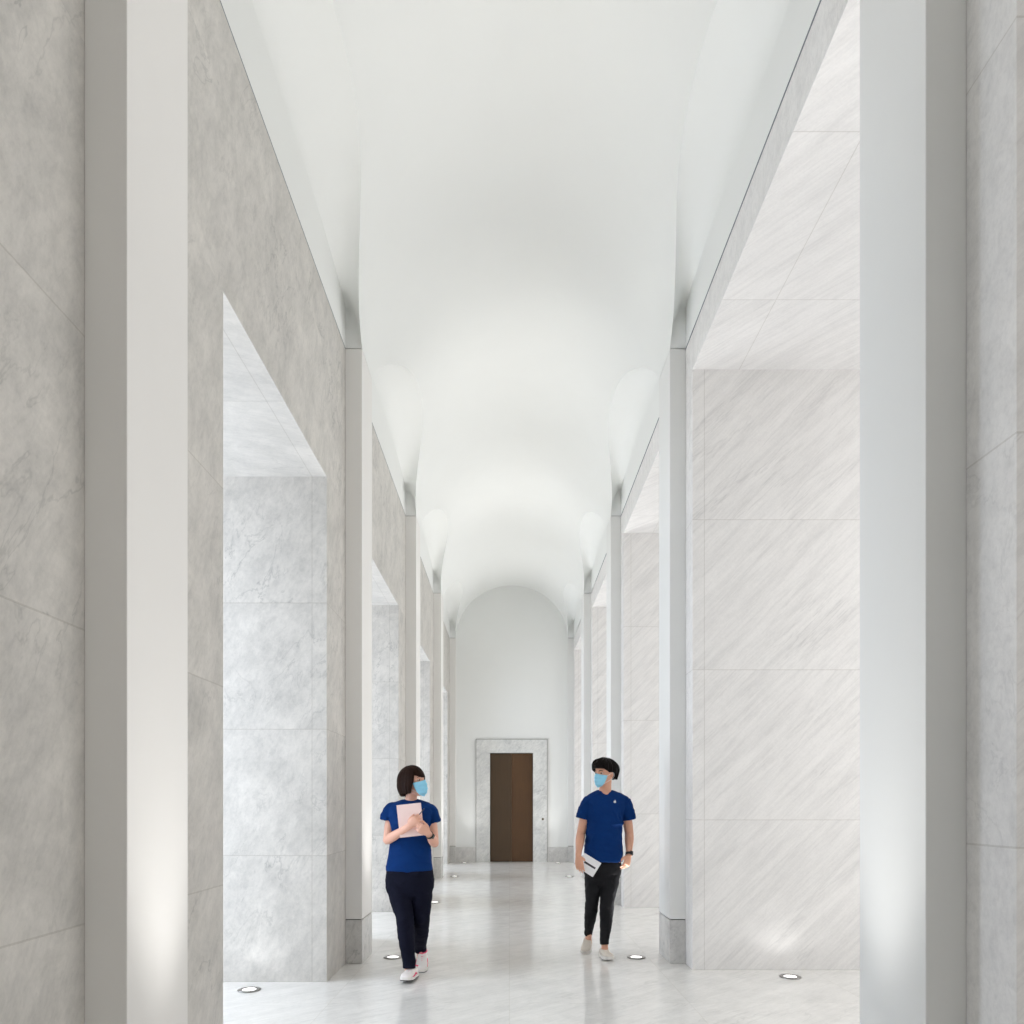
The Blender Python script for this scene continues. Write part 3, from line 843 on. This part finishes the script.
    def wr_(co, base=wrinkler(21, .005)):
        f = base(co)
        # pulled folds under the chest on one side, as in the photograph
        for x0, z0, dx, dz in ((.085, 1.25, .45, -1), (.125, 1.25, .1, -1), (.075, 1.165, 1, .1)):
            rx = co.x+root.location.x*0-(P(604, 0, Y).x*1+x0); rz = co.z-z0
            l = math.hypot(dx, dz); al = (rx*dx+rz*dz)/l; pe = (rx*dz-rz*dx)/l
            if co.y < 6.3: f += .017*math.exp(-(pe/.011)**2)*math.exp(-((al-.05)/.06)**2)
        return f
    remeshed('shirt', bm, M['blue'], root, .0055, 3, wr_)
    small('collar', lambda bm: tube(bm, [q(605.4, 792.2, 6.33)+Vector((.070*math.sin(a), -.068*math.cos(a), .001-.020*math.cos(a))) for a in [2*PI*k/14 for k in range(15)]],
                                    [(.007, .008)]*15, (0, 0, 1), n=10, sub=3), M['blue'], root, Matrix())
    # small white fruit-shaped mark on the chest
    def logo(bm):
        c = q(615.0, 801.8, 6.192)
        n = 28; pts = []
        for k in range(n):
            a = 2*PI*k/n; r = .0105*(1+.05*math.cos(2*a)-.10*math.exp(-((a-PI/2)/.35)**2)-.05*math.exp(-((a-3*PI/2)/.3)**2))
            if math.cos(a) > .8: r *= .72
            pts.append((r*math.cos(a), r*math.sin(a)))
        for y0, y1 in ((0, .012),):
            A = [bm.verts.new(c+Vector((x, y0, z))) for x, z in pts]; B = [bm.verts.new(c+Vector((x, y1, z))) for x, z in pts]
            bm.faces.new(A); bm.faces.new(B[::-1])
            for k in range(n): bm.faces.new((A[k], A[(k+1) % n], B[(k+1) % n], B[k]))
        tube(bm, [c+Vector((.001, .004, .0135)), c+Vector((.004, .004, .0165))], [(.0018, .003), (.001, .003)], n=8)
    small('chest_logo', logo, M['white_loop'], root, Matrix(), False)
    bm = bmesh.new()
    stack(bm, [row(586, 620.5, 855, .112), row(584.6, 621.6, 865, .122, .006), row(584.4, 621.4, 873, .122, .010), row(587, 618.6, 881, .105, .005), row(595, 611, 887, .07)])
    tube(bm, [hipR+Vector((.0, 0, .02)), hipR.lerp(knR, .35), hipR.lerp(knR, .75), knR, knR.lerp(anR, .25), knR.lerp(anR, .6), anR+Vector((0, -.02, .04)), anR],
         [(.082, .09), (.076, .084), (.064, .068), (.058, .060), (.057, .062), (.047, .05), (.038, .042), (.037, .041)], round_ends=(True, False))
    tube(bm, [hipL+Vector((.0, 0, .02)), hipL.lerp(knL, .35), hipL.lerp(knL, .75), knL, knL.lerp(anL, .25), knL.lerp(anL, .6), anL+Vector((0, 0, .04)), anL],
         [(.084, .09), (.080, .086), (.070, .072), (.062, .064), (.060, .062), (.050, .052), (.040, .044), (.039, .043)], round_ends=(True, False))
    remeshed('jeans', bm, M['black_denim'], root, .0055, 2, wrinkler(14, .0032, 8, 26, .3))
    a = P(603.5, 0, 6.3).x; b = P(609.0, 0, 6.15).x
    shoe(root, (a-.005, 6.345, .0), (b+.005, 6.115, .012), style='canvas', w=.045, H=.072)
    a = P(588.8, 0, 6.6).x; b = P(585.0, 0, 6.4).x
    shoe(root, (a, 6.62, .062), (b, 6.395, .0), style='canvas', w=.045, H=.072)
    watch(root, wrL.lerp(elL, .05), elL-wrL, .0285, face_dir=(.6, -1, .1), thick=.011)
    # white box / booklet in the hand
    tc = [q(582.2, 852, 6.186), q(598.5, 862, 6.186), q(595.1, 878, 6.186), q(579, 868, 6.186)]
    cen = sum(tc, Vector())/4
    ex = (tc[1]-tc[0]+tc[2]-tc[3]).normalized(); ez = (tc[0]-tc[3]+tc[1]-tc[2]).normalized(); ez = (ez-ex*ez.dot(ex)).normalized(); ey = ez.cross(ex)
    bx = empty('booklet', cen); tag(bx, 'slim white booklet with dark printed bar, held by the person in black jeans', 'booklet')
    R4 = Matrix.Translation(cen) @ Matrix((ex, ey, ez)).transposed().to_4x4()
    def slab(x, y, z, sx, sy, sz, bv=.0015):
        def f(bm):
            bmesh.ops.create_cube(bm, size=1, matrix=R4 @ Matrix.Translation((x, y, z)) @ Matrix.Diagonal((sx, sy, sz, 1)))
            if bv: bmesh.ops.bevel(bm, geom=bm.edges[:], offset=bv, segments=2, affect='EDGES')
        return f
    small('cover', slab(0, 0, 0, .168, .012, .140), M['paper'], bx, Matrix(), False)
    small('printed_bar', slab(.008, -.0064, .004, .110, .001, .017, 0), M['ink'], bx, Matrix(), False)
man()

# ------------------------------------------------------------------ world, camera, view
w = bpy.data.worlds.new('world'); bpy.context.scene.world = w; w.use_nodes = True
w.node_tree.nodes['Background'].inputs[0].default_value = (.85, .92, 1, 1); w.node_tree.nodes['Background'].inputs[1].default_value = .3
cam = bpy.data.cameras.new('camera'); co = bpy.data.objects.new('camera', cam); C.objects.link(co)
co.location = (0, 0, CAMZ); co.rotation_euler = (PI/2, 0, 0)
cam.sensor_width = 36; cam.lens = 36*F/1024
cam.shift_x = (512-VX)/1024; cam.shift_y = (VY-512)/1024
cam.clip_start = .05; cam.clip_end = 100
sc = bpy.context.scene
sc.camera = co
sc.view_settings.view_transform = 'Standard'; sc.view_settings.look = 'None'; sc.view_settings.gamma = 1
sc.view_settings.use_curve_mapping = False
sc.view_settings.exposure = -0.83
sc.cycles.max_bounces = 14; sc.cycles.diffuse_bounces = 8
